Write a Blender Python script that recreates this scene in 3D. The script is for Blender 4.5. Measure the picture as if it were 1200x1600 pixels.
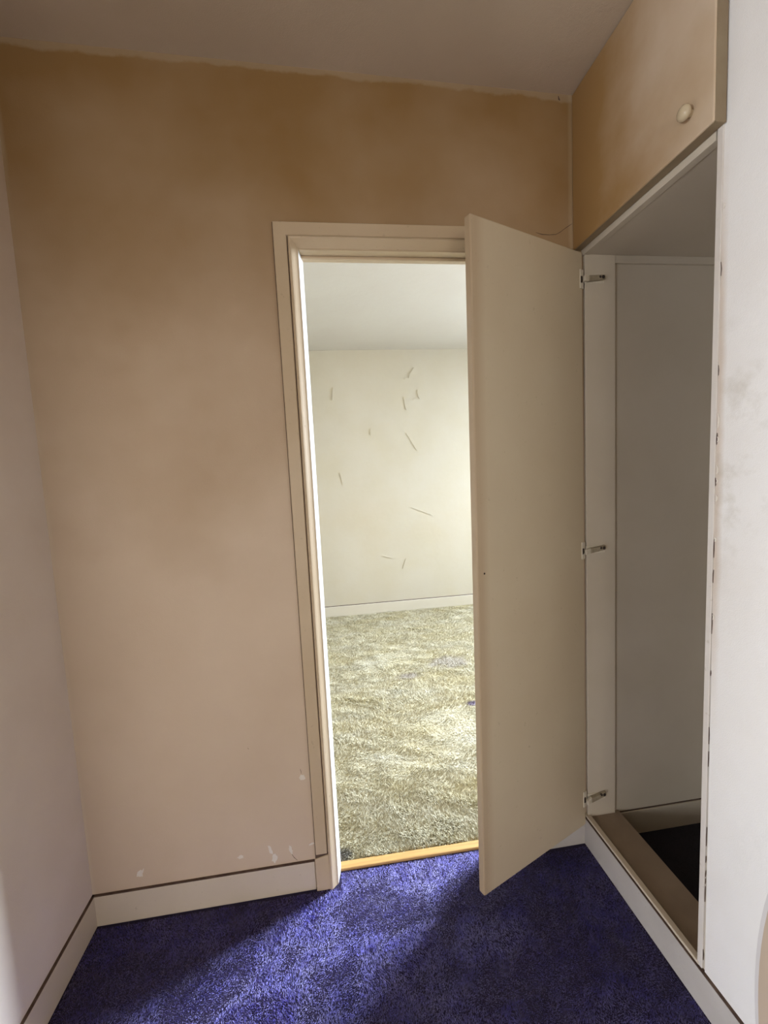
import bpy, bmesh, math, random
import numpy as np
from mathutils import Vector, Matrix

# ------------------------------------------------------------------ clean
for o in list(bpy.data.objects):
    bpy.data.objects.remove(o, do_unlink=True)
scene = bpy.context.scene
col = scene.collection

# ------------------------------------------------------------------ camera
F_PX = 663.5655
cam_d = bpy.data.cameras.new('camera')
cam_d.sensor_fit = 'VERTICAL'
cam_d.sensor_height = 24.0
cam_d.lens = F_PX / 1600.0 * 24.0
cam_d.clip_start = 0.02
cam = bpy.data.objects.new('camera', cam_d)
col.objects.link(cam)
cr = Vector((0.99010704, -0.13143744, -0.04911469))
cu = Vector((0.06041988, 0.08345279, 0.99467838))
cf = Vector((0.12663922, 0.98780556, -0.09056863))
cm = Matrix((cr, cu, -cf)).transposed().to_4x4()
cm.translation = Vector((-0.0406, -1.3305, 1.3681))
cam.matrix_world = cm
scene.camera = cam

# ------------------------------------------------------------------ world, lights, exposure
world = bpy.data.worlds.new('world')
scene.world = world
world.use_nodes = True
bgn = world.node_tree.nodes['Background']
bgn.inputs['Color'].default_value = (0.72, 0.84, 1.0, 1)
bgn.inputs['Strength'].default_value = 1.0
scene.view_settings.view_transform = 'Standard'
scene.view_settings.look = 'None'
scene.view_settings.gamma = 1.0
scene.view_settings.use_curve_mapping = False
scene.view_settings.exposure = 0.0


def area(name, loc, aim, sx, sy, energy, color):
    l = bpy.data.lights.new(name, 'AREA')
    l.shape = 'RECTANGLE'
    l.size = sx
    l.size_y = sy
    l.energy = energy
    l.color = color
    o = bpy.data.objects.new(name, l)
    col.objects.link(o)
    o.location = loc
    d = Vector(aim) - Vector(loc)
    o.rotation_euler = d.to_track_quat('-Z', 'Y').to_euler()
    return o


# daylight outside unseen windows, one per room; rear and left placed to light the hall
sky = area('daylight_bedroom_window', (3.95, 2.20, 2.15), (-0.3, -0.25, 0.0), 1.7, 1.7, 1100, (0.74, 0.85, 1.0))
sky.data.spread = math.radians(125)
area('daylight_rear_window', (-0.03, -5.12, 0.70), (-0.03, 0.0, 0.70), 1.3, 1.0, 57, (1.0, 0.92, 0.81))
area('daylight_left_window', (-3.52, -2.40, 0.72), (0.0, -2.40, 0.72), 1.9, 1.0, 290, (0.88, 0.94, 1.0))

# ------------------------------------------------------------------ dimensions (metres)
XL, XR, XU = -0.8466, 0.8091, 0.7779      # left wall, right wall face, face of the top locker door
SK = 0.100                                # baseboard height
D2 = 2.7444                               # far wall of the bedroom
YJ = -0.478                               # near jamb of the wardrobe opening
YREAR = -2.00                             # unseen partition added behind the viewer
WT = 0.05                                 # thickness of the wall with the doorway
DX0, DX1, DZ = -0.086, 0.495, 2.034       # doorway
def HC(x): return 2.5272 - 0.0299 * x     # the ceiling is a little out of level


# ------------------------------------------------------------------ materials
def new_mat(name):
    m = bpy.data.materials.new(name)
    m.use_nodes = True
    nt = m.node_tree
    b = nt.nodes['Principled BSDF']
    return m, nt, b


def N(nt, t, **kw):
    n = nt.nodes.new(t)
    for k, v in kw.items():
        if k.startswith('i_'):
            key = k[2:]
            key = int(key) if key.isdigit() else key.replace('_', ' ')
            n.inputs[key].default_value = v
        else:
            setattr(n, k, v)
    return n


def mathn(nt, op, a, b=None, c=None, clamp=False):
    n = nt.nodes.new('ShaderNodeMath')
    n.operation = op
    n.use_clamp = clamp
    for i, v in enumerate((a, b, c)):
        if v is None:
            continue
        if isinstance(v, (int, float)):
            n.inputs[i].default_value = v
        else:
            nt.links.new(v, n.inputs[i])
    return n.outputs[0]


def mixc(nt, fac, a, b):
    n = nt.nodes.new('ShaderNodeMix')
    n.data_type = 'RGBA'
    for sock, v in ((n.inputs[0], fac), (n.inputs[6], a), (n.inputs[7], b)):
        if isinstance(v, (int, float)):
            sock.default_value = v
        elif isinstance(v, tuple):
            sock.default_value = (*v, 1.0) if len(v) == 3 else v
        else:
            nt.links.new(v, sock)
    return n.outputs[2]


def noise(nt, coord, scale, detail=4, rough=0.55):
    n = N(nt, 'ShaderNodeTexNoise', i_Scale=scale, i_Detail=float(detail), i_Roughness=rough)
    nt.links.new(coord, n.inputs['Vector'])
    return n.outputs[0]


def ramp(nt, fac, lo, hi):
    n = N(nt, 'ShaderNodeMapRange', i_1=lo, i_2=hi)
    nt.links.new(fac, n.inputs[0])
    n.clamp = True
    return n.outputs[0]


def bump(nt, bsdf, height, strength, dist=0.002):
    n = N(nt, 'ShaderNodeBump', i_Strength=strength, i_Distance=dist)
    nt.links.new(height, n.inputs['Height'])
    nt.links.new(n.outputs[0], bsdf.inputs['Normal'])


def geo_pos(nt):
    g = nt.nodes.new('ShaderNodeNewGeometry')
    s = nt.nodes.new('ShaderNodeSeparateXYZ')
    nt.links.new(g.outputs['Position'], s.inputs[0])
    return g.outputs['Position'], s.outputs[0], s.outputs[1], s.outputs[2]


def paint(name, c, c2, rough=0.55, scale=3.0, bstr=0.25, extra=None):
    """old wall paint: two close tones in soft blotches, fine roller grain"""
    m, nt, b = new_mat(name)
    P, x, y, z = geo_pos(nt)
    f = ramp(nt, noise(nt, P, scale, 5), 0.38, 0.66)
    colr = mixc(nt, f, c, c2)
    if extra:
        colr = extra(nt, colr, P, x, y, z)
    nt.links.new(colr, b.inputs['Base Color'])
    b.inputs['Roughness'].default_value = rough
    b.inputs['Specular IOR Level'].default_value = 0.3
    h = mathn(nt, 'ADD', noise(nt, P, 420, 3), mathn(nt, 'MULTIPLY', noise(nt, P, 28, 3), 1.6))
    bump(nt, b, h, bstr, 0.0015)
    return m


CEIL = (0.54, 0.435, 0.325)


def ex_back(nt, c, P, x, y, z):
    # nicotine-yellow staining in uneven clouds; its dark tone also carries the upper wall's shade
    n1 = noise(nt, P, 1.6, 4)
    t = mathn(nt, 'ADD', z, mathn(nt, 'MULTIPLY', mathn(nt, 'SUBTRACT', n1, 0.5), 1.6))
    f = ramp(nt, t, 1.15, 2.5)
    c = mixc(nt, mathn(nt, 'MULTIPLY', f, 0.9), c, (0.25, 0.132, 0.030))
    # ragged overlap of the ceiling paint
    e = mathn(nt, 'ADD', mathn(nt, 'ADD', z, mathn(nt, 'MULTIPLY', x, 0.0299)),
              mathn(nt, 'MULTIPLY', mathn(nt, 'SUBTRACT', noise(nt, P, 7, 6, 0.65), 0.5), 0.05))
    c = mixc(nt, mathn(nt, 'MULTIPLY', ramp(nt, e, 2.507, 2.515), 0.6), c, (0.42, 0.32, 0.21))
    # pale worn strip up the left corner
    k = mathn(nt, 'ADD', x, mathn(nt, 'MULTIPLY', mathn(nt, 'SUBTRACT', noise(nt, P, 5, 4), 0.5), 0.012))
    c = mixc(nt, mathn(nt, 'MULTIPLY', mathn(nt, 'MULTIPLY', ramp(nt, k, XL + 0.012, XL + 0.002), ramp(nt, noise(nt, P, 3.0, 3), 0.4, 0.6)), 0.25), c, (0.68, 0.62, 0.5))
    c = mixc(nt, mathn(nt, 'MULTIPLY', mathn(nt, 'MULTIPLY', ramp(nt, k, XU - 0.016, XU - 0.006), ramp(nt, z, 2.0, 2.05)), 0.2), c, (0.66, 0.55, 0.38))
    return c


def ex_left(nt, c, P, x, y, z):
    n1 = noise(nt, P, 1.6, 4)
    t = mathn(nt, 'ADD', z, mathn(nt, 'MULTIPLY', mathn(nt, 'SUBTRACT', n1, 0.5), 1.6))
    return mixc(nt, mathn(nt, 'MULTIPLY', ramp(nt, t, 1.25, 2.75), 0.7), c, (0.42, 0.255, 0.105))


def ex_right(nt, c, P, x, y, z):
    # brown grime where hands touched the edge beside the wardrobe
    n1 = noise(nt, P, 9, 5)
    k = mathn(nt, 'ADD', y, mathn(nt, 'MULTIPLY', mathn(nt, 'SUBTRACT', n1, 0.5), 0.02))
    band = ramp(nt, k, -0.512, -0.497)
    hh = mathn(nt, 'MULTIPLY', ramp(nt, z, 0.7, 1.1), ramp(nt, z, 2.05, 1.75))
    c = mixc(nt, mathn(nt, 'MULTIPLY', mathn(nt, 'MULTIPLY', band, hh), 0.55), c, (0.46, 0.32, 0.2))
    # grey-brown smudges around shoulder height
    s = mathn(nt, 'MULTIPLY', ramp(nt, noise(nt, P, 11, 5, 0.6), 0.5, 0.72),
              mathn(nt, 'MULTIPLY', ramp(nt, z, 1.05, 1.25), ramp(nt, z, 1.75, 1.45)))
    c = mixc(nt, mathn(nt, 'MULTIPLY', s, 0.5), c, (0.42, 0.36, 0.27))
    return c


def ex_far(nt, c, P, x, y, z):
    # a rubbed stain and dull scuffs at furniture height
    s = noise(nt, P, 2.2, 6, 0.6)
    b1 = mathn(nt, 'MULTIPLY', ramp(nt, z, 0.45, 0.8), ramp(nt, z, 1.25, 0.95))
    c = mixc(nt, mathn(nt, 'MULTIPLY', mathn(nt, 'MULTIPLY', b1, ramp(nt, s, 0.35, 0.75)), 0.30), c, (0.50, 0.41, 0.28))
    q = N(nt, 'ShaderNodeTexNoise', i_Scale=6.0, i_Detail=6.0)
    mp = N(nt, 'ShaderNodeMapping')
    mp.inputs['Scale'].default_value = (1.0, 1.0, 4.0)
    nt.links.new(P, mp.inputs[0])
    nt.links.new(mp.outputs[0], q.inputs['Vector'])
    c = mixc(nt, mathn(nt, 'MULTIPLY', ramp(nt, q.outputs[0], 0.56, 0.7), 0.20), c, (0.52, 0.46, 0.36))
    return c


def ex_wood(nt, c, P, x, y, z):
    # handled paint: a few darker rubbed specks
    s = ramp(nt, noise(nt, P, 60, 4, 0.6), 0.66, 0.74)
    return mixc(nt, mathn(nt, 'MULTIPLY', s, 0.35), c, (0.3, 0.23, 0.15))


def ex_door(nt, c, P, x, y, z):
    c = ex_wood(nt, c, P, x, y, z)
    # brown hand grime along the free edge, fading towards the foot
    e = mathn(nt, 'ADD', mathn(nt, 'SUBTRACT', x, mathn(nt, 'MULTIPLY', z, 0.0082)),
              mathn(nt, 'MULTIPLY', mathn(nt, 'SUBTRACT', noise(nt, P, 4, 4), 0.5), 0.025))
    f = ramp(nt, e, 0.395, 0.368)
    return mixc(nt, mathn(nt, 'MULTIPLY', f, 0.38), c, (0.36, 0.22, 0.12))


M = {}
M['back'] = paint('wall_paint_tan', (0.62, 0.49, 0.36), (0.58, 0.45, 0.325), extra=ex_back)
M['left'] = paint('wall_paint_tan_left', (0.74, 0.645, 0.56), (0.69, 0.59, 0.50), extra=ex_left)
M['right'] = paint('wall_paint_white', (0.80, 0.77, 0.74), (0.76, 0.72, 0.68), extra=ex_right, bstr=0.35)
M['ceil'] = paint('ceiling_paint', CEIL, (0.50, 0.40, 0.295), bstr=0.35)
M['far'] = paint('bedroom_wall_paint', (0.535, 0.495, 0.41), (0.515, 0.47, 0.37), extra=ex_far, bstr=0.3)
M['farceil'] = paint('bedroom_ceiling_paint', (0.53, 0.50, 0.45), (0.515, 0.48, 0.43), bstr=0.3)
M['trim'] = paint('trim_gloss_paint', (0.56, 0.44, 0.30), (0.52, 0.40, 0.262), rough=0.38, extra=ex_wood, bstr=0.12)
M['jamb'] = paint('jamb_white_paint', (0.62, 0.60, 0.58), (0.59, 0.57, 0.55), rough=0.4, bstr=0.1)
M['base'] = paint('baseboard_paint', (0.62, 0.53, 0.415), (0.58, 0.49, 0.375), rough=0.4, extra=ex_wood, bstr=0.12)
M['baser'] = paint('right_baseboard_paint', (0.50, 0.46, 0.415), (0.45, 0.41, 0.37), rough=0.45, scale=7, extra=ex_wood, bstr=0.15)
M['farbase'] = paint('bedroom_baseboard_paint', (0.61, 0.57, 0.48), (0.59, 0.545, 0.455), rough=0.45, bstr=0.12)
M['door'] = paint('wardrobe_door_paint', (0.58, 0.485, 0.34), (0.55, 0.45, 0.31), rough=0.42, extra=ex_door, bstr=0.12)
M['inside'] = paint('wardrobe_inside_paint', (0.58, 0.505, 0.40), (0.54, 0.465, 0.36), rough=0.5, bstr=0.15)

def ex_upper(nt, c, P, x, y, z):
    # brown staining, with the light falloff towards the inner corner put into its colour
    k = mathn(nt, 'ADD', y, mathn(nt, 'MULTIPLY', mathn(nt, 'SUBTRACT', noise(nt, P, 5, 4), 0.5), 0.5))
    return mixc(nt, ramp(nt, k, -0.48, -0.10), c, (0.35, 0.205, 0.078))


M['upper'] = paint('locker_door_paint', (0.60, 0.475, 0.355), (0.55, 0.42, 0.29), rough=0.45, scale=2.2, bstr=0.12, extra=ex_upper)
M['upperedge'] = paint('locker_edge_paint', (0.27, 0.205, 0.125), (0.22, 0.15, 0.085), rough=0.5, scale=9, bstr=0.15)
M['jamb2'] = paint('wardrobe_jamb_paint', (0.66, 0.61, 0.56), (0.62, 0.56, 0.50), rough=0.45, scale=6, extra=ex_wood, bstr=0.15)
M['hinge'] = paint('hinge_arm_metal', (0.34, 0.285, 0.20), (0.25, 0.20, 0.135), rough=0.35, scale=70, bstr=0.15)
M['sill'] = paint('sill_brown_paint', (0.30, 0.225, 0.16), (0.25, 0.185, 0.13), rough=0.6, scale=8, bstr=0.2)
M['gapline'] = paint('gap_line', (0.075, 0.045, 0.035), (0.13, 0.085, 0.06), rough=0.9, scale=30, bstr=0.2)  # dark tone for shadow gaps, joints and cracks
M['chip'] = paint('bare_plaster_chip', (0.74, 0.68, 0.60), (0.70, 0.63, 0.54), rough=0.8, scale=40, bstr=0.2)
M['metal'] = paint('painted_hinge_metal', (0.70, 0.63, 0.51), (0.60, 0.53, 0.41), rough=0.35, scale=60, bstr=0.1)
M['dark'] = paint('dark_gap', (0.035, 0.025, 0.02), (0.05, 0.035, 0.028), rough=0.9, bstr=0.1)
M['knob'] = paint('knob_cream_gloss', (0.52, 0.42, 0.28), (0.48, 0.38, 0.25), rough=0.18, scale=20, bstr=0.03)
M['board'] = paint('beige_board', (0.46, 0.36, 0.27), (0.43, 0.33, 0.245), rough=0.6, bstr=0.15)
M['boardedge'] = paint('board_edging', (0.62, 0.58, 0.56), (0.58, 0.54, 0.52), rough=0.5, bstr=0.1)
M['flake'] = paint('peeling_paint', (0.40, 0.36, 0.285), (0.37, 0.33, 0.26), rough=0.6, bstr=0.1)


def wood(name, a, b_, sc):
    m, nt, b = new_mat(name)
    P, x, y, z = geo_pos(nt)
    mp = N(nt, 'ShaderNodeMapping')
    mp.inputs['Scale'].default_value = sc
    nt.links.new(P, mp.inputs[0])
    f = ramp(nt, noise(nt, mp.outputs[0], 1.0, 6, 0.6), 0.35, 0.65)
    nt.links.new(mixc(nt, f, a, b_), b.inputs['Base Color'])
    b.inputs['Roughness'].default_value = 0.4
    bump(nt, b, f, 0.1, 0.001)
    return m


M['threshold'] = wood('threshold_oak', (0.56, 0.34, 0.12), (0.44, 0.25, 0.085), (4, 120, 60))


def carpet(name, cols, scale, stretch=(1, 1, 1), stains=()):
    m, nt, b = new_mat(name)
    P, x, y, z = geo_pos(nt)
    mp = N(nt, 'ShaderNodeMapping')
    mp.inputs['Scale'].default_value = stretch
    nt.links.new(P, mp.inputs[0])
    f1 = ramp(nt, noise(nt, mp.outputs[0], scale, 6, 0.62), 0.36, 0.66)
    f2 = ramp(nt, noise(nt, mp.outputs[0], scale * 3.7, 5, 0.6), 0.4, 0.62)
    c = mixc(nt, f1, cols[0], cols[1])
    c = mixc(nt, mathn(nt, 'MULTIPLY', f2, 0.5), c, cols[2])
    f3 = noise(nt, P, 300, 2)
    c = mixc(nt, ramp(nt, f3, 0.35, 0.75), c, cols[3])
    for (sx, sy, rx, ry, colr, amt) in stains:      # spilled and trodden-in spots
        ex = mathn(nt, 'DIVIDE', mathn(nt, 'SUBTRACT', x, sx), rx)
        ey = mathn(nt, 'DIVIDE', mathn(nt, 'SUBTRACT', y, sy), ry)
        r = mathn(nt, 'SQRT', mathn(nt, 'ADD', mathn(nt, 'MULTIPLY', ex, ex), mathn(nt, 'MULTIPLY', ey, ey)))
        r = mathn(nt, 'ADD', r, mathn(nt, 'MULTIPLY', mathn(nt, 'SUBTRACT', noise(nt, P, 14, 4), 0.5), 1.6))
        c = mixc(nt, mathn(nt, 'MULTIPLY', ramp(nt, r, 1.2, 0.5), amt), c, colr)
    nt.links.new(c, b.inputs['Base Color'])
    b.inputs['Roughness'].default_value = 0.85
    b.inputs['Specular IOR Level'].default_value = 0.15
    b.inputs['Sheen Weight'].default_value = 0.02
    return m


PUR = [(0.018, 0.013, 0.038), (0.024, 0.017, 0.045), (0.012, 0.009, 0.026), (0.028, 0.021, 0.05)]
YEL = [(0.44, 0.375, 0.19), (0.515, 0.485, 0.385), (0.40, 0.345, 0.20), (0.52, 0.485, 0.37)]
M['purple'] = carpet('purple_carpet', PUR, 5.0)


def pile_mat(name, dark, glow, scale, mix):
    """nylon pile: dark from the front, lets light through from behind"""
    m, nt, b = new_mat(name)
    P, x, y, z = geo_pos(nt)
    f = ramp(nt, noise(nt, P, scale, 6, 0.62), 0.34, 0.66)
    f2 = ramp(nt, noise(nt, P, scale * 5, 4, 0.6), 0.36, 0.64)
    ff = mathn(nt, 'ADD', mathn(nt, 'MULTIPLY', f, 0.55), mathn(nt, 'MULTIPLY', f2, 0.45))
    nt.links.new(mixc(nt, ff, dark[0], dark[1]), b.inputs['Base Color'])
    b.inputs['Roughness'].default_value = 0.8
    b.inputs['Specular IOR Level'].default_value = 0.04
    t = nt.nodes.new('ShaderNodeBsdfTranslucent')
    nt.links.new(mixc(nt, ff, glow[0], glow[1]), t.inputs['Color'])
    mx = nt.nodes.new('ShaderNodeMixShader')
    mx.inputs[0].default_value = mix
    nt.links.new(b.outputs[0], mx.inputs[1])
    nt.links.new(t.outputs[0], mx.inputs[2])
    nt.links.new(mx.outputs[0], nt.nodes['Material Output'].inputs['Surface'])
    return m


M['purplepile'] = pile_mat('purple_pile', ((0.012, 0.007, 0.010), (0.024, 0.015, 0.018)), ((0.38, 0.35, 0.93), (0.70, 0.66, 1.0)), 7.0, 0.87)
M['yellow'] = carpet('yellow_shag_carpet', YEL, 2.2, (1, 2.2, 1), (
    (0.42, 1.37, 0.07, 0.05, (0.30, 0.26, 0.27), 0.5), (0.72, 0.965, 0.04, 0.022, (0.16, 0.12, 0.22), 0.8),
    (0.74, 1.52, 0.16, 0.10, (0.38, 0.35, 0.36), 0.5), (-0.065, 0.10, 0.035, 0.03, (0.12, 0.11, 0.10), 0.85)))
M['closetfloor'] = carpet('dark_carpet', [(0.02, 0.018, 0.024), (0.026, 0.022, 0.028), (0.015, 0.014, 0.018), (0.03, 0.028, 0.036)], 5.0)


def glass():
    m, nt, b = new_mat('window_glass')
    nt.nodes.remove(b)
    t = nt.nodes.new('ShaderNodeBsdfTransparent')
    g = nt.nodes.new('ShaderNodeBsdfGlossy')
    g.inputs['Roughness'].default_value = 0.02
    mx = nt.nodes.new('ShaderNodeMixShader')
    mx.inputs[0].default_value = 0.06
    nt.links.new(t.outputs[0], mx.inputs[1])
    nt.links.new(g.outputs[0], mx.inputs[2])
    nt.links.new(mx.outputs[0], nt.nodes['Material Output'].inputs['Surface'])
    return m


M['glass'] = glass()
M['window'] = paint('window_white_paint', (0.8, 0.8, 0.78), (0.77, 0.77, 0.75), rough=0.4, bstr=0.1)


# ------------------------------------------------------------------ mesh helpers
def link(name, me, mat, parent=None):
    if mat is not None:
        me.materials.append(mat)
    o = bpy.data.objects.new(name, me)
    col.objects.link(o)
    if parent is not None:
        o.parent = parent
    return o


def from_bm(name, bm, mat, parent=None, smooth=False):
    bmesh.ops.recalc_face_normals(bm, faces=bm.faces[:])
    me = bpy.data.meshes.new(name)
    bm.to_mesh(me)
    bm.free()
    if smooth:
        for p in me.polygons:
            p.use_smooth = True
    return link(name, me, mat, parent)


def bevel_bm(bm, w, seg=2):
    if w > 0:
        bmesh.ops.bevel(bm, geom=bm.edges[:], offset=w, segments=seg, profile=0.5, affect='EDGES')


def add_hex(bm, pts):
    """eight corners: bottom ring (4), top ring (4)"""
    v = [bm.verts.new(p) for p in pts]
    for f in ((0, 3, 2, 1), (4, 5, 6, 7), (0, 1, 5, 4), (1, 2, 6, 5), (2, 3, 7, 6), (3, 0, 4, 7)):
        bm.faces.new([v[i] for i in f])
    return v


def add_box(bm, x0, x1, y0, y1, z0, z1):
    return add_hex(bm, [(x0, y0, z0), (x1, y0, z0), (x1, y1, z0), (x0, y1, z0),
                        (x0, y0, z1), (x1, y0, z1), (x1, y1, z1), (x0, y1, z1)])


def box(name, x0, x1, y0, y1, z0, z1, mat, parent=None, bev=0.0):
    bm = bmesh.new()
    add_box(bm, min(x0, x1), max(x0, x1), min(y0, y1), max(y0, y1), min(z0, z1), max(z0, z1))
    bevel_bm(bm, bev)
    return from_bm(name, bm, mat, parent)


def boxes(name, lst, mat, parent=None):
    bm = bmesh.new()
    for b in lst:
        add_box(bm, *b)
    return from_bm(name, bm, mat, parent)


def structure(o, label, cat):
    o['kind'] = 'structure'
    o['label'] = label
    o['category'] = cat
    return o


def empty(name, loc, label, cat, kind=None):
    o = bpy.data.objects.new(name, None)
    o.empty_display_size = 0.05
    o.location = loc
    col.objects.link(o)
    o['label'] = label
    o['category'] = cat
    if kind:
        o['kind'] = kind
    return o


def under(parent, *objs):
    """parent world-space meshes to an Empty that is not at the origin"""
    for o in objs:
        o.parent = parent
        o.matrix_parent_inverse = Matrix.Translation(-Vector(parent.location))


# ------------------------------------------------------------------ room shell
TOP = 2.75
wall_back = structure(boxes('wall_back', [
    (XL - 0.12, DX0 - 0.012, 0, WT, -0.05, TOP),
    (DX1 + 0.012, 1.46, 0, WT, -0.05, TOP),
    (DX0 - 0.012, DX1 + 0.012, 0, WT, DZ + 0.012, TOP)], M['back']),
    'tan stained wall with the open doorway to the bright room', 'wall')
LO0, LO1 = -1.95, -1.15                   # unseen left doorway beside the viewer, added to shape the light
wall_left = structure(boxes('wall_left', [
    (XL - 0.12, XL, LO1, 0, -0.05, TOP), (XL - 0.12, XL, YREAR, LO0, -0.05, TOP), (XL - 0.12, XL, LO0, LO1, 2.05, TOP)], M['left']),
    'tan stained wall on the left with a bluish light patch low down', 'wall')
wall_right = structure(box('wall_right', XR, XR + 0.10, YREAR, YJ - 0.014, -0.05, TOP, M['right']),
    'white plaster wall right of the wardrobe, scuffed and grimy along its edge', 'wall')
bm = bmesh.new()
x0, x1 = XL - 0.12, XR + 0.66
add_hex(bm, [(x0, YREAR, HC(x0)), (x1, YREAR, HC(x1)), (x1, 0, HC(x1)), (x0, 0, HC(x0)),
             (x0, YREAR, TOP + .1), (x1, YREAR, TOP + .1), (x1, 0, TOP + .1), (x0, 0, TOP + .1)])
structure(from_bm('ceiling', bm, M['ceil']), 'dull white ceiling of the dressing area', 'ceiling')
structure(box('floor', XL - 0.12, XR + 0.02, YREAR, 0.045, -0.06, 0.0, M['purple']),
          'purple carpeted floor in front of the doorway', 'floor')
XA, XB_ = XL - 0.12, XR + 0.10
# unseen rooms added beside and behind the viewer; their openings shape the daylight
structure(boxes('wall_rear', [
    (XA, -0.62, YREAR - 0.1, YREAR, -0.05, TOP), (0.62, XB_, YREAR - 0.1, YREAR, -0.05, TOP),
    (-0.62, 0.62, YREAR - 0.1, YREAR, 2.03, TOP)], M['right']),
    'unseen white partition behind the viewer, its doorway shaped for the light', 'wall')
structure(boxes('wall_rear_room', [
    (XA - 0.1, XA, -5.0, YREAR - 0.1, -0.05, TOP), (XB_, XB_ + 0.1, -5.0, YREAR - 0.1, -0.05, TOP),
    (XA - 0.1, -0.70, -5.1, -5.0, -0.05, TOP), (0.64, XB_ + 0.1, -5.1, -5.0, -0.05, TOP),
    (-0.70, 0.64, -5.1, -5.0, -0.05, 0.18), (-0.70, 0.64, -5.1, -5.0, 1.22, TOP)], M['right']),
    'white walls and window of the unseen room behind the viewer', 'wall')
structure(box('ceiling', XA, XB_, -5.0, YREAR, 2.50, TOP, M['farceil']), 'white ceiling of the room behind the viewer', 'ceiling')
structure(box('floor', XA, XB_, -5.0, YREAR, -0.06, 0.0, M['purple']), 'purple floor of the room behind the viewer', 'floor')
structure(boxes('wall_left_room', [
    (-3.5, XA, -0.95, -0.85, -0.05, TOP), (-3.5, XA - 0.1, -4.1, -4.0, -0.05, TOP),
    (-3.5, -3.4, -4.0, -3.37, -0.05, TOP), (-3.5, -3.4, -1.43, -0.95, -0.05, TOP),
    (-3.5, -3.4, -3.37, -1.43, -0.05, 0.20), (-3.5, -3.4, -3.37, -1.43, 1.24, TOP)], M['right']),
    'white walls and window of the unseen room left of the viewer', 'wall')
structure(box('ceiling', -3.5, XA, -4.1, -0.85, 2.50, TOP, M['farceil']), 'white ceiling of the room left of the viewer', 'ceiling')
structure(box('floor', -3.5, XA, -4.1, -0.85, -0.06, 0.0, M['purple']), 'purple floor of the room left of the viewer', 'floor')

# bedroom beyond the doorway
BX0, BX1, BH = -1.3, 3.2, 2.5247
wall_far = structure(box('wall_far', BX0, BX1 + 0.1, D2, D2 + 0.1, -0.05, TOP, M['far']),
                     'cream bedroom wall with peeling paint seen through the doorway', 'wall')
structure(box('wall_bedroom_left', BX0 - 0.1, BX0, WT, D2 + 0.1, -0.05, TOP, M['far']), 'cream left wall of the bedroom', 'wall')
structure(boxes('wall_bedroom_right', [
    (BX1, BX1 + 0.1, 0, 1.23, -0.05, TOP), (BX1, BX1 + 0.1, 2.47, D2 + 0.1, -0.05, TOP),
    (BX1, BX1 + 0.1, 1.23, 2.47, -0.05, 1.15), (BX1, BX1 + 0.1, 1.23, 2.47, 2.45, TOP)], M['far']),
    'cream right wall of the bedroom with its window', 'wall')
structure(box('wall_bedroom_near', 1.46, BX1, 0.0, WT, -0.05, TOP, M['far']), 'cream near wall of the bedroom beside the wardrobe', 'wall')
structure(box('ceiling', BX0, BX1, WT, D2, BH, TOP, M['farceil']), 'bright white bedroom ceiling seen through the doorway', 'ceiling')
structure(box('floor', BX0, BX1, 0.062, D2, -0.06, 0.0, M['yellow']), 'yellow carpeted bedroom floor beyond the doorway', 'floor')


def window(name, axis, c, w, z0, z1, depth, label):
    """frame of four rails, one mullion and two panes; axis 'x' = lies in a wall facing x"""
    w2 = w / 2
    e = empty(name, (c[0], c[1], z0), label, 'window', 'structure')
    def b(nm, u0, u1, v0, v1, t, mat):
        if axis == 'x':
            o = box(nm, c[0] - t, c[0] + t, c[1] + u0, c[1] + u1, v0, v1, mat, None, 0.004 if mat is not M['glass'] else 0)
        else:
            o = box(nm, c[0] + u0, c[0] + u1, c[1] - t, c[1] + t, v0, v1, mat, None, 0.004 if mat is not M['glass'] else 0)
        under(e, o)
    f = 0.04
    b('window_frame', -w2, w2, z0, z0 + f, depth, M['window'])
    b('window_frame', -w2, w2, z1 - f, z1, depth, M['window'])
    b('window_frame', -w2, -w2 + f, z0 + f, z1 - f, depth, M['window'])
    b('window_frame', w2 - f, w2, z0 + f, z1 - f, depth, M['window'])
    b('mullion', -0.02, 0.02, z0 + f, z1 - f, depth, M['window'])
    b('pane', -w2 + f, -0.02, z0 + f, z1 - f, 0.003, M['glass'])
    b('pane', 0.02, w2 - f, z0 + f, z1 - f, 0.003, M['glass'])


window('window_1', 'x', (BX1 + 0.05, 1.85), 1.24, 1.15, 2.45, 0.03, 'white framed bedroom window on the right, out of the picture')
window('window_2', 'y', (-0.03, -5.05), 1.34, 0.18, 1.22, 0.03, 'unseen white framed window behind the viewer, set low for the light')
window('window_3', 'x', (-3.45, -2.40), 1.94, 0.20, 1.24, 0.03, 'unseen wide white framed window left of the viewer, set low for the light')

# ------------------------------------------------------------------ baseboards with dark strips standing in for the shadow gap on top
SKT = 0.008
def baseboard(name, x0, x1, y0, y1, mat, label, groove):
    o = structure(box(name, x0, x1, y0, y1, 0.0, SK, mat, None, 0.0015), label, 'baseboard')
    box('gap_line', *groove, M['gapline'], o)  # dark strip stands in for the shadow gap along the top
    return o

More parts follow.
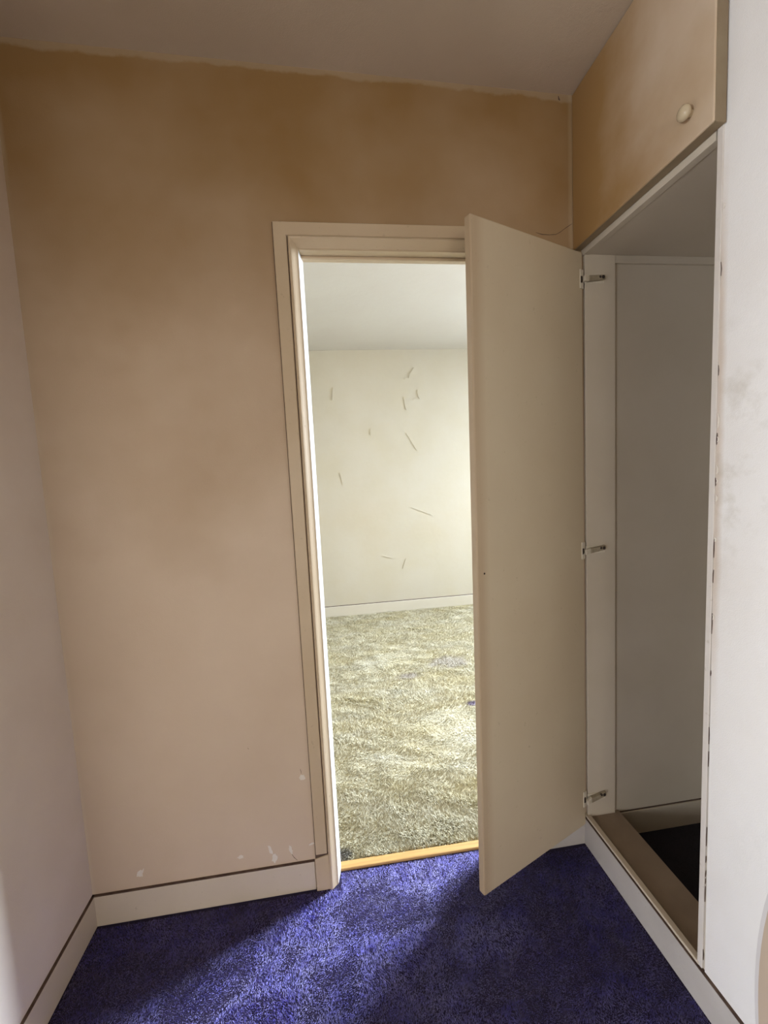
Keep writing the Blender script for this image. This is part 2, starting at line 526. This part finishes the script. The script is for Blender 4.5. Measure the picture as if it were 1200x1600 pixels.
baseboard('baseboard_back', XL, -0.160, -SKT, 0.002, M['base'], 'cream baseboard under the tan wall, left of the doorway',
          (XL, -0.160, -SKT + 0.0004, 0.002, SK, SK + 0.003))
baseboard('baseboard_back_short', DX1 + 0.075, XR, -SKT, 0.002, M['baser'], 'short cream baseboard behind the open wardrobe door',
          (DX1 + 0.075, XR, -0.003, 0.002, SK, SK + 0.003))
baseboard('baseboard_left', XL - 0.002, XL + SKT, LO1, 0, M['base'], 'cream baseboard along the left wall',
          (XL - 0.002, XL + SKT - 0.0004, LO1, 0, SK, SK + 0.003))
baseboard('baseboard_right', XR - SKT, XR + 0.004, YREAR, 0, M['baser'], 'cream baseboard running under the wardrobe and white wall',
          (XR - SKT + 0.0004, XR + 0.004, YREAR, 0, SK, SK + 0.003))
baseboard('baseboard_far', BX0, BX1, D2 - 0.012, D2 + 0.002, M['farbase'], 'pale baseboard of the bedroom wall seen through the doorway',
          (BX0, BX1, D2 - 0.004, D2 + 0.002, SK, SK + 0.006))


# ------------------------------------------------------------------ door casing
def casing(name, profile, mat, x0, x1, ztop, zbot, parent=None, smooth=False):
    """profile of (inward u, proud v) swept up the left side, across the head and down the right side"""
    bm = bmesh.new()
    rings = []
    for k in range(4):
        r = []
        for (u, v) in profile:
            if k == 0: p = (x0 + u, -v, zbot)
            elif k == 1: p = (x0 + u, -v, ztop - u)
            elif k == 2: p = (x1 - u, -v, ztop - u)
            else: p = (x1 - u, -v, zbot)
            r.append(bm.verts.new(p))
        rings.append(r)
    n = len(profile)
    for k in range(3):
        for i in range(n):
            j = (i + 1) % n
            bm.faces.new((rings[k][i], rings[k][j], rings[k + 1][j], rings[k + 1][i]))
    bm.faces.new(rings[0])
    bm.faces.new(rings[3][::-1])
    return from_bm(name, bm, mat, parent, smooth)


XO0, XO1, ZO = -0.1546, DX1 + 0.069, 2.107
trim = empty('trim_1', (DX0, 0, 0), 'stepped cream door casing around the open doorway', 'door frame', 'structure')
outer = casing('outer_casing', [(0, -0.002), (0.0, 0.009), (0.002, 0.011), (0.036, 0.011), (0.038, 0.009), (0.038, -0.002)],
               M['trim'], XO0, XO1, ZO, 0.126)
pr = [(0.0405, -0.002), (0.0405, 0.011), (0.0420, 0.0165), (0.045, 0.0185), (0.049, 0.0175), (0.053, 0.0140),
      (0.058, 0.0090), (0.063, 0.0045), (0.0686, 0.0010), (0.0686, -0.002)]
inner = casing('inner_moulding', pr, M['trim'], XO0, XO1, ZO, 0.0)
gap = casing('gap_line', [(0.0375, -0.002), (0.0375, 0.005), (0.041, 0.005), (0.041, -0.002)], M['gapline'], XO0, XO1, ZO, 0.126)  # dark strips in the casing groove and around its outer edge
gap2 = casing('gap_line', [(-0.0025, -0.002), (-0.0025, 0.001), (0.0006, 0.001), (0.0006, -0.002)], M['gapline'], XO0, XO1, ZO, 0.10)
under(trim, outer, inner, gap, gap2)
# plinth blocks at the foot of the casing
for (a, b_) in ((XO0 - 0.003, XO0 + 0.0435), (XO1 - 0.0435, XO1 + 0.003)):
    bm = bmesh.new()
    add_hex(bm, [(a, -0.016, 0), (b_, -0.016, 0), (b_, 0.002, 0), (a, 0.002, 0),
                 (a, -0.013, 0.112), (b_, -0.013, 0.122), (b_, 0.002, 0.122), (a, 0.002, 0.112)])
    bevel_bm(bm, 0.0015)
    under(trim, from_bm('plinth_block', bm, M['trim']))
    under(trim, box('gap_line', a + 0.001, b_ - 0.001, -0.009, 0.002, 0.112, 0.127, M['gapline']))  # dark strip on top of the block
# jamb lining, slightly splayed, with a stop bead
bm = bmesh.new()
add_hex(bm, [(DX0 - 0.012, 0, 0), (DX0, 0, 0), (DX0 + 0.010, WT, 0), (DX0 - 0.012, WT, 0),
             (DX0 - 0.012, 0, DZ), (DX0, 0, DZ), (DX0 + 0.010, WT, DZ), (DX0 - 0.012, WT, DZ)])
under(trim, from_bm('jamb', bm, M['jamb']))
bm = bmesh.new()
add_hex(bm, [(DX1, 0, 0), (DX1 + 0.012, 0, 0), (DX1 + 0.012, WT, 0), (DX1 - 0.008, WT, 0),
             (DX1, 0, DZ), (DX1 + 0.012, 0, DZ), (DX1 + 0.012, WT, DZ), (DX1 - 0.008, WT, DZ)])
under(trim, from_bm('jamb', bm, M['jamb']))
under(trim, box('head_jamb', DX0 - 0.012, DX1 + 0.012, 0, WT, DZ, DZ + 0.012, M['trim']))
under(trim, box('stop_bead', DX0, DX1, 0.032, 0.055, DZ - 0.010, DZ, M['trim'], None, 0.003))
under(trim, box('stop_bead', DX0 + 0.001, DX0 + 0.006, 0.032, 0.055, 0.0, DZ - 0.012, M['jamb'], None, 0.002))
# threshold strip
bm = bmesh.new()
add_hex(bm, [(DX0, 0.040, 0.0), (DX1, 0.036, 0.0), (DX1, 0.070, 0.0), (DX0, 0.074, 0.0),
             (DX0, 0.042, 0.009), (DX1, 0.038, 0.009), (DX1, 0.068, 0.009), (DX0, 0.072, 0.009)])
bevel_bm(bm, 0.003)
th = structure(from_bm('trim_2', bm, M['threshold']), 'orange-brown wooden threshold strip between the two carpets', 'threshold')

# ------------------------------------------------------------------ wardrobe
XB = 1.40                                  # back of the wardrobe
ward = empty('built_in_wardrobe', (XR, 0, 0), 'built-in cream wardrobe with its tall door open and a tan locker above', 'wardrobe')
def W(o):
    under(ward, o)
    return o
ZT = 2.030
YS = 0.000                                 # side lining plane
W(box('hinge_post', XR + 0.003, 0.918, -0.012, YS + 0.001, 0.104, ZT, M['inside'], None, 0.0015))
W(box('top_rail', 0.918, XB, -0.010, YS + 0.001, 2.006, ZT, M['inside'], None, 0.0015))
W(box('side_panel', 0.918, XB, -0.0005, YS + 0.004, 0.0, 2.006, M['inside']))
W(box('side_panel', XR + 0.003, XB, YJ - 0.014, YJ - 0.0005, 0.0, ZT, M['inside']))
W(box('back_panel', XB, XB + 0.06, YJ - 0.014, YS, 0.0, TOP, M['inside']))
W(box('top_panel', XR + 0.02, XB, YJ, YS, ZT, ZT + 0.015, M['inside']))
W(box('floor_panel', XR + 0.10, XB, YJ, YS, -0.03, 0.002, M['closetfloor']))
W(box('skirting_board', 0.918, XB, -0.006, YS + 0.001, 0.0, 0.092, M['inside'], None, 0.0015))
W(box('gap_line', 0.918, XB, -0.002, YS + 0.001, 0.092, 0.0965, M['gapline']))  # dark strip along the top of the inner skirting
W(box('sill', XR + 0.012, 0.937, YJ, YS, 0.0, 0.104, M['sill'], None, 0.001))
W(box('bottom_rail', XR - 0.004, XR + 0.012, YJ, YS, SK + 0.004, 0.1125, M['base'], None, 0.0015))
W(box('head_rail', XR - 0.002, XR + 0.02, YJ, YS, ZT - 0.002, 2.052, M['inside'], None, 0.0015))
# near jamb, a little out of plumb
bm = bmesh.new()
l0, l1 = 0.005, -0.005
add_hex(bm, [(XR - 0.003, YJ - 0.0135 + l0, SK + 0.005), (XR + 0.10, YJ - 0.0135 + l0, SK + 0.005), (XR + 0.10, YJ + l0, SK + 0.005), (XR - 0.003, YJ + l0, SK + 0.005),
             (XR - 0.003, YJ - 0.0135 + l1, 2.052), (XR + 0.10, YJ - 0.0135 + l1, 2.052), (XR + 0.10, YJ + l1, 2.052), (XR - 0.003, YJ + l1, 2.052)])
bevel_bm(bm, 0.001)
W(from_bm('near_jamb', bm, M['jamb2']))

# locker door above, proud of the frame
bm = bmesh.new()
YU = -0.502
def hu(x): return HC(x) - 0.003
add_hex(bm, [(XU, YU, 2.0455), (XR - 0.004, YU, 2.0455), (XR - 0.004, -0.002, 2.0455), (XU, -0.002, 2.0455),
             (XU, YU, hu(XU)), (XR - 0.004, YU, hu(XR)), (XR - 0.004, -0.002, hu(XR)), (XU, -0.002, hu(XU))])
bevel_bm(bm, 0.003)
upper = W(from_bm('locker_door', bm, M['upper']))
for q in (box('edge_band', XU + 0.0028, XR - 0.0045, YU - 0.0012, YU + 0.001, 2.0445, HC(XU) - 0.006, M['upperedge']),
          box('edge_band', XU + 0.0028, XR - 0.0045, YU - 0.0005, -0.003, 2.0443, 2.0465, M['upperedge'])):
    q.parent = upper
W(box('locker_frame', XR - 0.004, XR + 0.02, -0.484, -0.001, 2.054, HC(XR) - 0.004, M['gapline']))


def lathe(name, prof, axis_origin, axis_dir, mat, seg=28):
    bm = bmesh.new()
    d = Vector(axis_dir).normalized()
    s = d.orthogonal().normalized()
    t = d.cross(s)
    o = Vector(axis_origin)
    rings = []
    for (r, h) in prof:
        if r < 1e-6:
            rings.append([bm.verts.new(o + d * h)])
        else:
            rings.append([bm.verts.new(o + d * h + (s * math.cos(2 * math.pi * k / seg) + t * math.sin(2 * math.pi * k / seg)) * r) for k in range(seg)])
    for a, b in zip(rings, rings[1:]):
        for k in range(seg):
            j = (k + 1) % seg
            if len(a) == 1:
                bm.faces.new((a[0], b[k], b[j]))
            elif len(b) == 1:
                bm.faces.new((a[k], a[j], b[0]))
            else:
                bm.faces.new((a[k], a[j], b[j], b[k]))
    return from_bm(name, bm, mat, None, True)


kn = lathe('knob', [(0.0075, -0.001), (0.0075, 0.004), (0.0095, 0.007), (0.0135, 0.011), (0.0155, 0.016), (0.0145, 0.021), (0.0105, 0.025), (0.005, 0.027), (0.0, 0.0275)],
           (XU, -0.446, 2.103), (-1, 0, 0), M['knob'])
kn.parent = upper

# the tall door, swung open across the doorway, slightly racked
XE, YE = 0.3611, -0.1983
HX, HY = 0.8035, -0.0125
du = Vector((XE - HX, YE - HY, 0)).normalized()
dn = Vector((du.y, -du.x, 0))               # away from the camera side?
if dn.y < 0:
    dn = -dn
TH = 0.024
ZB, ZTD = 0.0785, 2.0355
RACK = 0.0082
bm = bmesh.new()
def dp(u, side, z, rk):
    p = Vector((HX, HY, 0)) + du * u + dn * (TH * side)
    return (p.x + rk, p.y, z)
wd = (Vector((XE, YE, 0)) - Vector((HX, HY, 0))).length
add_hex(bm, [dp(0, 0, ZB, 0), dp(wd, 0, ZB, -RACK), dp(wd, 1, ZB, -RACK), dp(0, 1, ZB, 0),
             dp(0, 0, ZTD, 0), dp(wd, 0, ZTD, RACK), dp(wd, 1, ZTD, RACK), dp(0, 1, ZTD, 0)])
bevel_bm(bm, 0.004, 3)
door = W(from_bm('wardrobe_door', bm, M['door']))
door['label'] = 'tall cream wardrobe door standing open in front of the doorway'


def oriented_box(name, c, ax, ay, az, mat, bev=0.0):
    """box from centre and three half-axis vectors"""
    c, ax, ay, az = Vector(c), Vector(ax), Vector(ay), Vector(az)
    bm = bmesh.new()
    add_hex(bm, [c - ax - ay - az, c + ax - ay - az, c + ax + ay - az, c - ax + ay - az,
                 c - ax - ay + az, c + ax - ay + az, c + ax + ay + az, c - ax + ay + az])
    bevel_bm(bm, bev)
    return from_bm(name, bm, mat)


UP = Vector((0, 0, 1))
for hz, tilt in ((1.952, 0.004), (1.076, 0.006), (0.180, 0.012)):
    base = Vector((HX, HY, hz)) + du * 0.006 - dn * 0.0012
    cup = oriented_box('hinge_plate', base + du * 0.001, du * 0.008, dn * 0.0018, UP * 0.029, M['metal'], 0.0008)
    slot = oriented_box('hinge_slot', base + du * 0.004 - dn * 0.0016 - UP * 0.002, du * 0.0035, dn * 0.0015, UP * 0.010, M['dark'], 0.0005)
    for q in (cup, slot):
        q.parent = door
    # arm: link, tapered channel, screw block
    a0 = Vector((HX - 0.001, -0.024, hz - 0.002))
    lk = oriented_box('hinge_link', a0 + Vector((0.006, -0.001, 0.0)), Vector((0.011, 0.004, 0.002)), Vector((0, 0.005, 0)), Vector((0, 0, 0.0085)), M['metal'], 0.002)
    bm = bmesh.new()
    xa, xb_ = XR + 0.008, XR + 0.066
    add_hex(bm, [(xa, -0.029, hz - 0.0095), (xb_, -0.024, hz - 0.007 + tilt), (xb_, -0.0125, hz - 0.007 + tilt), (xa, -0.0125, hz - 0.0095),
                 (xa, -0.029, hz + 0.0075), (xb_, -0.024, hz + 0.008 + tilt), (xb_, -0.0125, hz + 0.008 + tilt), (xa, -0.0125, hz + 0.0075)])
    bevel_bm(bm, 0.002)
    arm = from_bm('hinge_arm', bm, M['hinge'])
    W(lk)
    W(arm)
    for sx in (0.046, 0.058):
        sc = lathe('screw', [(0.0055, -0.002), (0.0055, 0.001), (0.002, 0.0018), (0.0, 0.0014)], (XR + sx, -0.0243, hz + tilt), (0, -1, 0), M['dark'], 12)
        sc.parent = arm
    pl = oriented_box('hinge_mount', Vector((XR + 0.034, -0.0128, hz + 0.001)), Vector((0.034, 0, 0)), Vector((0, 0.0014, 0)), Vector((0, 0, 0.0125)), M['metal'], 0.0008)
    W(pl)
# little screw hole in the open door
hp = Vector((HX, HY, 0)) + du * (wd - 0.026)
hole = lathe('screw_hole', [(0.0, 0.0004), (0.0028, 0.0004), (0.0034, 0.0), (0.0034, -0.002)], (hp.x, hp.y, 1.07), tuple(-dn), M['dark'], 14)
hole.parent = door


# ------------------------------------------------------------------ wear built as thin pieces
rng = random.Random(7)
def blob(name, cx, cz, rx, rz, y, mat, parent, n=14, jag=0.35, th=0.0008, rot=0.0):
    """irregular chip lying on a wall that faces -y"""
    bm = bmesh.new()
    f, b = [], []
    for k in range(n):
        a = 2 * math.pi * k / n
        r = 1 + rng.uniform(-jag, jag)
        u, v = rx * r * math.cos(a), rz * r * math.sin(a)
        u, v = u * math.cos(rot) - v * math.sin(rot), u * math.sin(rot) + v * math.cos(rot)
        f.append(bm.verts.new((cx + u, y - th, cz + v)))
        b.append(bm.verts.new((cx + u * 1.04, y + 0.001, cz + v * 1.04)))
    bm.faces.new(f)
    for k in range(n):
        j = (k + 1) % n
        bm.faces.new((f[k], f[j], b[j], b[k]))
    return from_bm(name, bm, mat, parent)


for (cx, cz, rx, rz, rot, jag) in ((-0.182, 0.395, 0.010, 0.0105, 0, .25), (-0.166, 0.158, 0.010, 0.0035, .25, .3),
                                   (-0.300, 0.160, 0.006, 0.017, .35, .4), (-0.288, 0.128, 0.008, 0.016, -.1, .3),
                                   (-0.235, 0.150, 0.005, 0.013, .2, .4), (-0.395, 0.150, 0.010, 0.006, 0, .4),
                                   (-0.700, 0.150, 0.008, 0.014, -.5, .45)):
    blob('paint_chip', cx, cz, rx, rz, 0, M['chip'], wall_back, jag=jag, rot=rot)


def crack(name, pts, w, mat, parent, y=0.0, axis='y'):
    """thin raised hairline following points (u, z) on a wall"""
    bm = bmesh.new()
    sec = []
    n = len(pts)
    for i, p in enumerate(pts):
        a = pts[max(i - 1, 0)]
        c = pts[min(i + 1, n - 1)]
        t = Vector((c[0] - a[0], c[1] - a[1])).normalized()
        q = Vector((-t.y, t.x)) * (w * (0.35 if i in (0, n - 1) else rng.uniform(0.7, 1.2)))
        ring = []
        for (s, d) in ((1, 0.001), (1, -0.0006), (-1, -0.0006), (-1, 0.001)):
            u, z = p[0] + q.x * s, p[1] + q.y * s
            ring.append(bm.verts.new((u, y + d, z) if axis == 'y' else (y + d, u, z)))
        sec.append(ring)
    for a, b in zip(sec, sec[1:]):
        for k in range(4):
            j = (k + 1) % 4
            bm.faces.new((a[k], a[j], b[j], b[k]))
    bm.faces.new(sec[0])
    bm.faces.new(sec[-1][::-1])
    return from_bm(name, bm, mat, parent)


crack('wall_crack', [(0.655, 2.098), (0.675, 2.093), (0.700, 2.092), (0.722, 2.094), (0.738, 2.102), (0.752, 2.112), (0.768, 2.122), (0.778, 2.128)], 0.0008, M['gapline'], wall_back)
crack('wall_crack', [(0.735, 2.499), (0.737, 2.490), (0.740, 2.487)], 0.0022, M['gapline'], wall_back)
crack('wall_crack', [(-0.186, 0.425), (-0.184, 0.416), (-0.184, 0.408)], 0.0008, M['gapline'], wall_back)
crack('wall_crack', [(-0.232, 0.132), (-0.226, 0.120), (-0.216, 0.108)], 0.0010, M['gapline'], wall_back)
crack('wall_crack', [(-0.3445, 0.520), (-0.3420, 0.515)], 0.001, M['gapline'], wall_back)
# broken joint between wardrobe jamb and plaster
z = 0.13
while z < 2.0:
    L = rng.uniform(0.012, 0.05)
    dens = 0.85 if 0.85 < z < 1.45 else 0.5
    if rng.random() < dens:
        yy = YJ - 0.0142 + 0.005 - 0.010 * (z / 2.05)
        w = 0.0011 if 0.85 < z < 1.45 else 0.0006
        crack('joint_crack', [(yy, z), (yy + rng.uniform(-.001, .001), z + L * .5), (yy + rng.uniform(-.001, .001), z + L)], w, M['gapline'], wall_right, XR - 0.0006, 'x')
    z += L + rng.uniform(0.004, 0.03)
for (zz, L) in ((1.43, 0.032), (1.40, 0.012), (1.33, 0.02), (1.31, 0.01), (1.27, 0.015), (1.0, 0.012), (1.88, 0.012), (1.18, 0.01)):
    yy = YJ - 0.0165 + 0.005 - 0.010 * (zz / 2.05)
    crack('plaster_chip', [(yy, zz), (yy - 0.002, zz + L * .3), (yy - 0.0022, zz + L * .7), (yy, zz + L)], 0.0016, M['chip'], wall_right, XR - 0.0012, 'x')


for (x, z, w, h, lift, rot) in ((0.055, 2.133, 0.12, 0.030, 0.022, 1.45), (0.812, 2.310, 0.10, 0.035, 0.035, 0.95), (0.745, 2.260, 0.03, 0.03, 0.015, 0.5),
                                (0.735, 2.026, 0.10, 0.022, 0.020, -1.4), (0.870, 2.105, 0.09, 0.025, 0.03, 1.7), (0.84, 2.065, 0.06, 0.02, 0.02, 0.3),
                                (0.390, 1.770, 0.07, 0.02, 0.012, 1.5), (0.79, 1.65, 0.20, 0.016, 0.012, -1.05),
                                (0.09, 1.34, 0.10, 0.016, 0.012, -1.4), (0.88, 0.97, 0.22, 0.014, 0.010, -0.4),
                                (0.50, 0.55, 0.10, 0.018, 0.012, -0.3), (0.66, 0.47, 0.12, 0.018, 0.012, 1.2)):
    blob('paint_flake', x, z, w * 0.5, h * 0.24, D2, M['far'], wall_far, n=12, jag=0.3, th=0.10 * lift + 0.002, rot=rot)

# ------------------------------------------------------------------ rounded board leaning by the right wall
bd = empty('curved_board', (0.775, -0.82, 0), 'beige board with a curved pale edge against the white wall, bottom right corner', 'board')
def oval(name, xa, xb_, shrink, mat):
    bm = bmesh.new()
    n = 64
    A, B = [], []
    cyy, cz, ry, rz = -0.82, 0.285, 0.183 - shrink, 0.47 - shrink
    for k in range(n):
        a = 2 * math.pi * k / n
        y, z = cyy + ry * math.cos(a), max(cz + rz * math.sin(a), 0.012 + shrink)
        A.append(bm.verts.new((xa, y, z)))
        B.append(bm.verts.new((xb_, y, z)))
    bm.faces.new(A)
    bm.faces.new(B[::-1])
    for k in range(n):
        j = (k + 1) % n
        bm.faces.new((A[k], A[j], B[j], B[k]))
    bmesh.ops.remove_doubles(bm, verts=bm.verts[:], dist=1e-5)
    return from_bm(name, bm, mat)
under(bd, oval('edging', 0.780, 0.7975, 0.0, M['boardedge']))
under(bd, oval('panel', 0.777, 0.781, 0.010, M['board']))


# ------------------------------------------------------------------ carpet pile
def smooth_noise(x, y, seed, sc):
    r = np.random.RandomState(seed)
    v = np.zeros_like(x)
    for k in range(7):
        a = r.uniform(0, 2 * np.pi)
        f = sc * r.uniform(.6, 2.2)
        v += np.sin((x * np.cos(a) + y * np.sin(a)) * f + r.uniform(0, 6.28)) / 7 ** .5
    return v


def pile(name, x, y, h, w, lean, dirn, mat, seed, label, bend=True):
    r = np.random.RandomState(seed)
    n = len(x)
    ang = r.uniform(0, 2 * np.pi, n)
    wx, wy = np.cos(ang) * w * .5, np.sin(ang) * w * .5
    d = dirn + r.normal(0, 0.9, n)
    l = lean * r.uniform(0.4, 1.5, n)
    lx, ly = np.cos(d) * l, np.sin(d) * l
    hh = h * r.uniform(0.65, 1.2, n)
    if bend:
        V = np.empty((n, 5, 3))
        V[:, 0] = np.stack([x - wx, y - wy, np.full(n, -.001)], 1)
        V[:, 1] = np.stack([x + wx, y + wy, np.full(n, -.001)], 1)
        V[:, 2] = np.stack([x + lx * .35 + wx * .8, y + ly * .35 + wy * .8, hh * .7], 1)
        V[:, 3] = np.stack([x + lx * .35 - wx * .8, y + ly * .35 - wy * .8, hh * .7], 1)
        V[:, 4] = np.stack([x + lx, y + ly, hh], 1)
        b = np.arange(n)[:, None] * 5
        loops = np.concatenate([b + np.array([[0, 1, 2, 3]]), b + np.array([[3, 2, 4]])], 1).ravel()
        tot = np.tile([4, 3], n)
        nv = 5 * n
    else:
        V = np.empty((n, 3, 3))
        V[:, 0] = np.stack([x - wx, y - wy, np.full(n, -.001)], 1)
        V[:, 1] = np.stack([x + wx, y + wy, np.full(n, -.001)], 1)
        V[:, 2] = np.stack([x + lx, y + ly, hh], 1)
        loops = np.arange(3 * n)
        tot = np.full(n, 3)
        nv = 3 * n
    me = bpy.data.meshes.new(name)
    me.vertices.add(nv)
    me.vertices.foreach_set('co', V.reshape(-1).astype(np.float32))
    me.loops.add(len(loops))
    me.loops.foreach_set('vertex_index', loops.astype(np.int32))
    me.polygons.add(len(tot))
    st = np.concatenate([[0], np.cumsum(tot)[:-1]])
    me.polygons.foreach_set('loop_start', st.astype(np.int32))
    me.polygons.foreach_set('loop_total', tot.astype(np.int32))
    me.update(calc_edges=True)
    o = link(name, me, mat)
    o['kind'] = 'stuff'
    o['label'] = label
    o['category'] = 'carpet'
    return o


R = np.random.RandomState(3)
n = 480000
x = R.uniform(XL + 0.011, XR - 0.011, n)
y = R.uniform(-1.15, 0.034, n)
ok = (y < -0.020) | ((x > DX0 + 0.01) & (x < DX1 - 0.012))
x, y = x[ok], y[ok]
g = smooth_noise(x, y, 5, 16)
g2 = smooth_noise(x, y, 8, 45)
pile('carpet_pile', x, y, 0.0036 * (1 + .22 * g + .13 * g2), 0.0015, 0.0042 * (1 + .3 * g2), 2.2 * g + 1.2 * g2, M['purplepile'], 11,
     'short purple-blue carpet pile in front of the doorway', False)
n = 400000
x = R.uniform(-1.28, 2.1, n)
y = 0.076 + (D2 - 0.092) * R.uniform(0, 1, n) ** 1.25
ok = (y > WT + 0.012) | ((x > DX0 + 0.015) & (x < DX1 - 0.015))
x, y = x[ok], y[ok]
g = smooth_noise(x, y, 15, 7)
g2 = smooth_noise(x, y, 18, 26)
pile('shag_pile', x, y, 0.0105 * (1 + .2 * g + .2 * g2), 0.0028, 0.0125, 2.0 * g + 1.6 * g2, M['yellow'], 12,
     'matted yellow-beige shag carpet pile beyond the doorway', True)
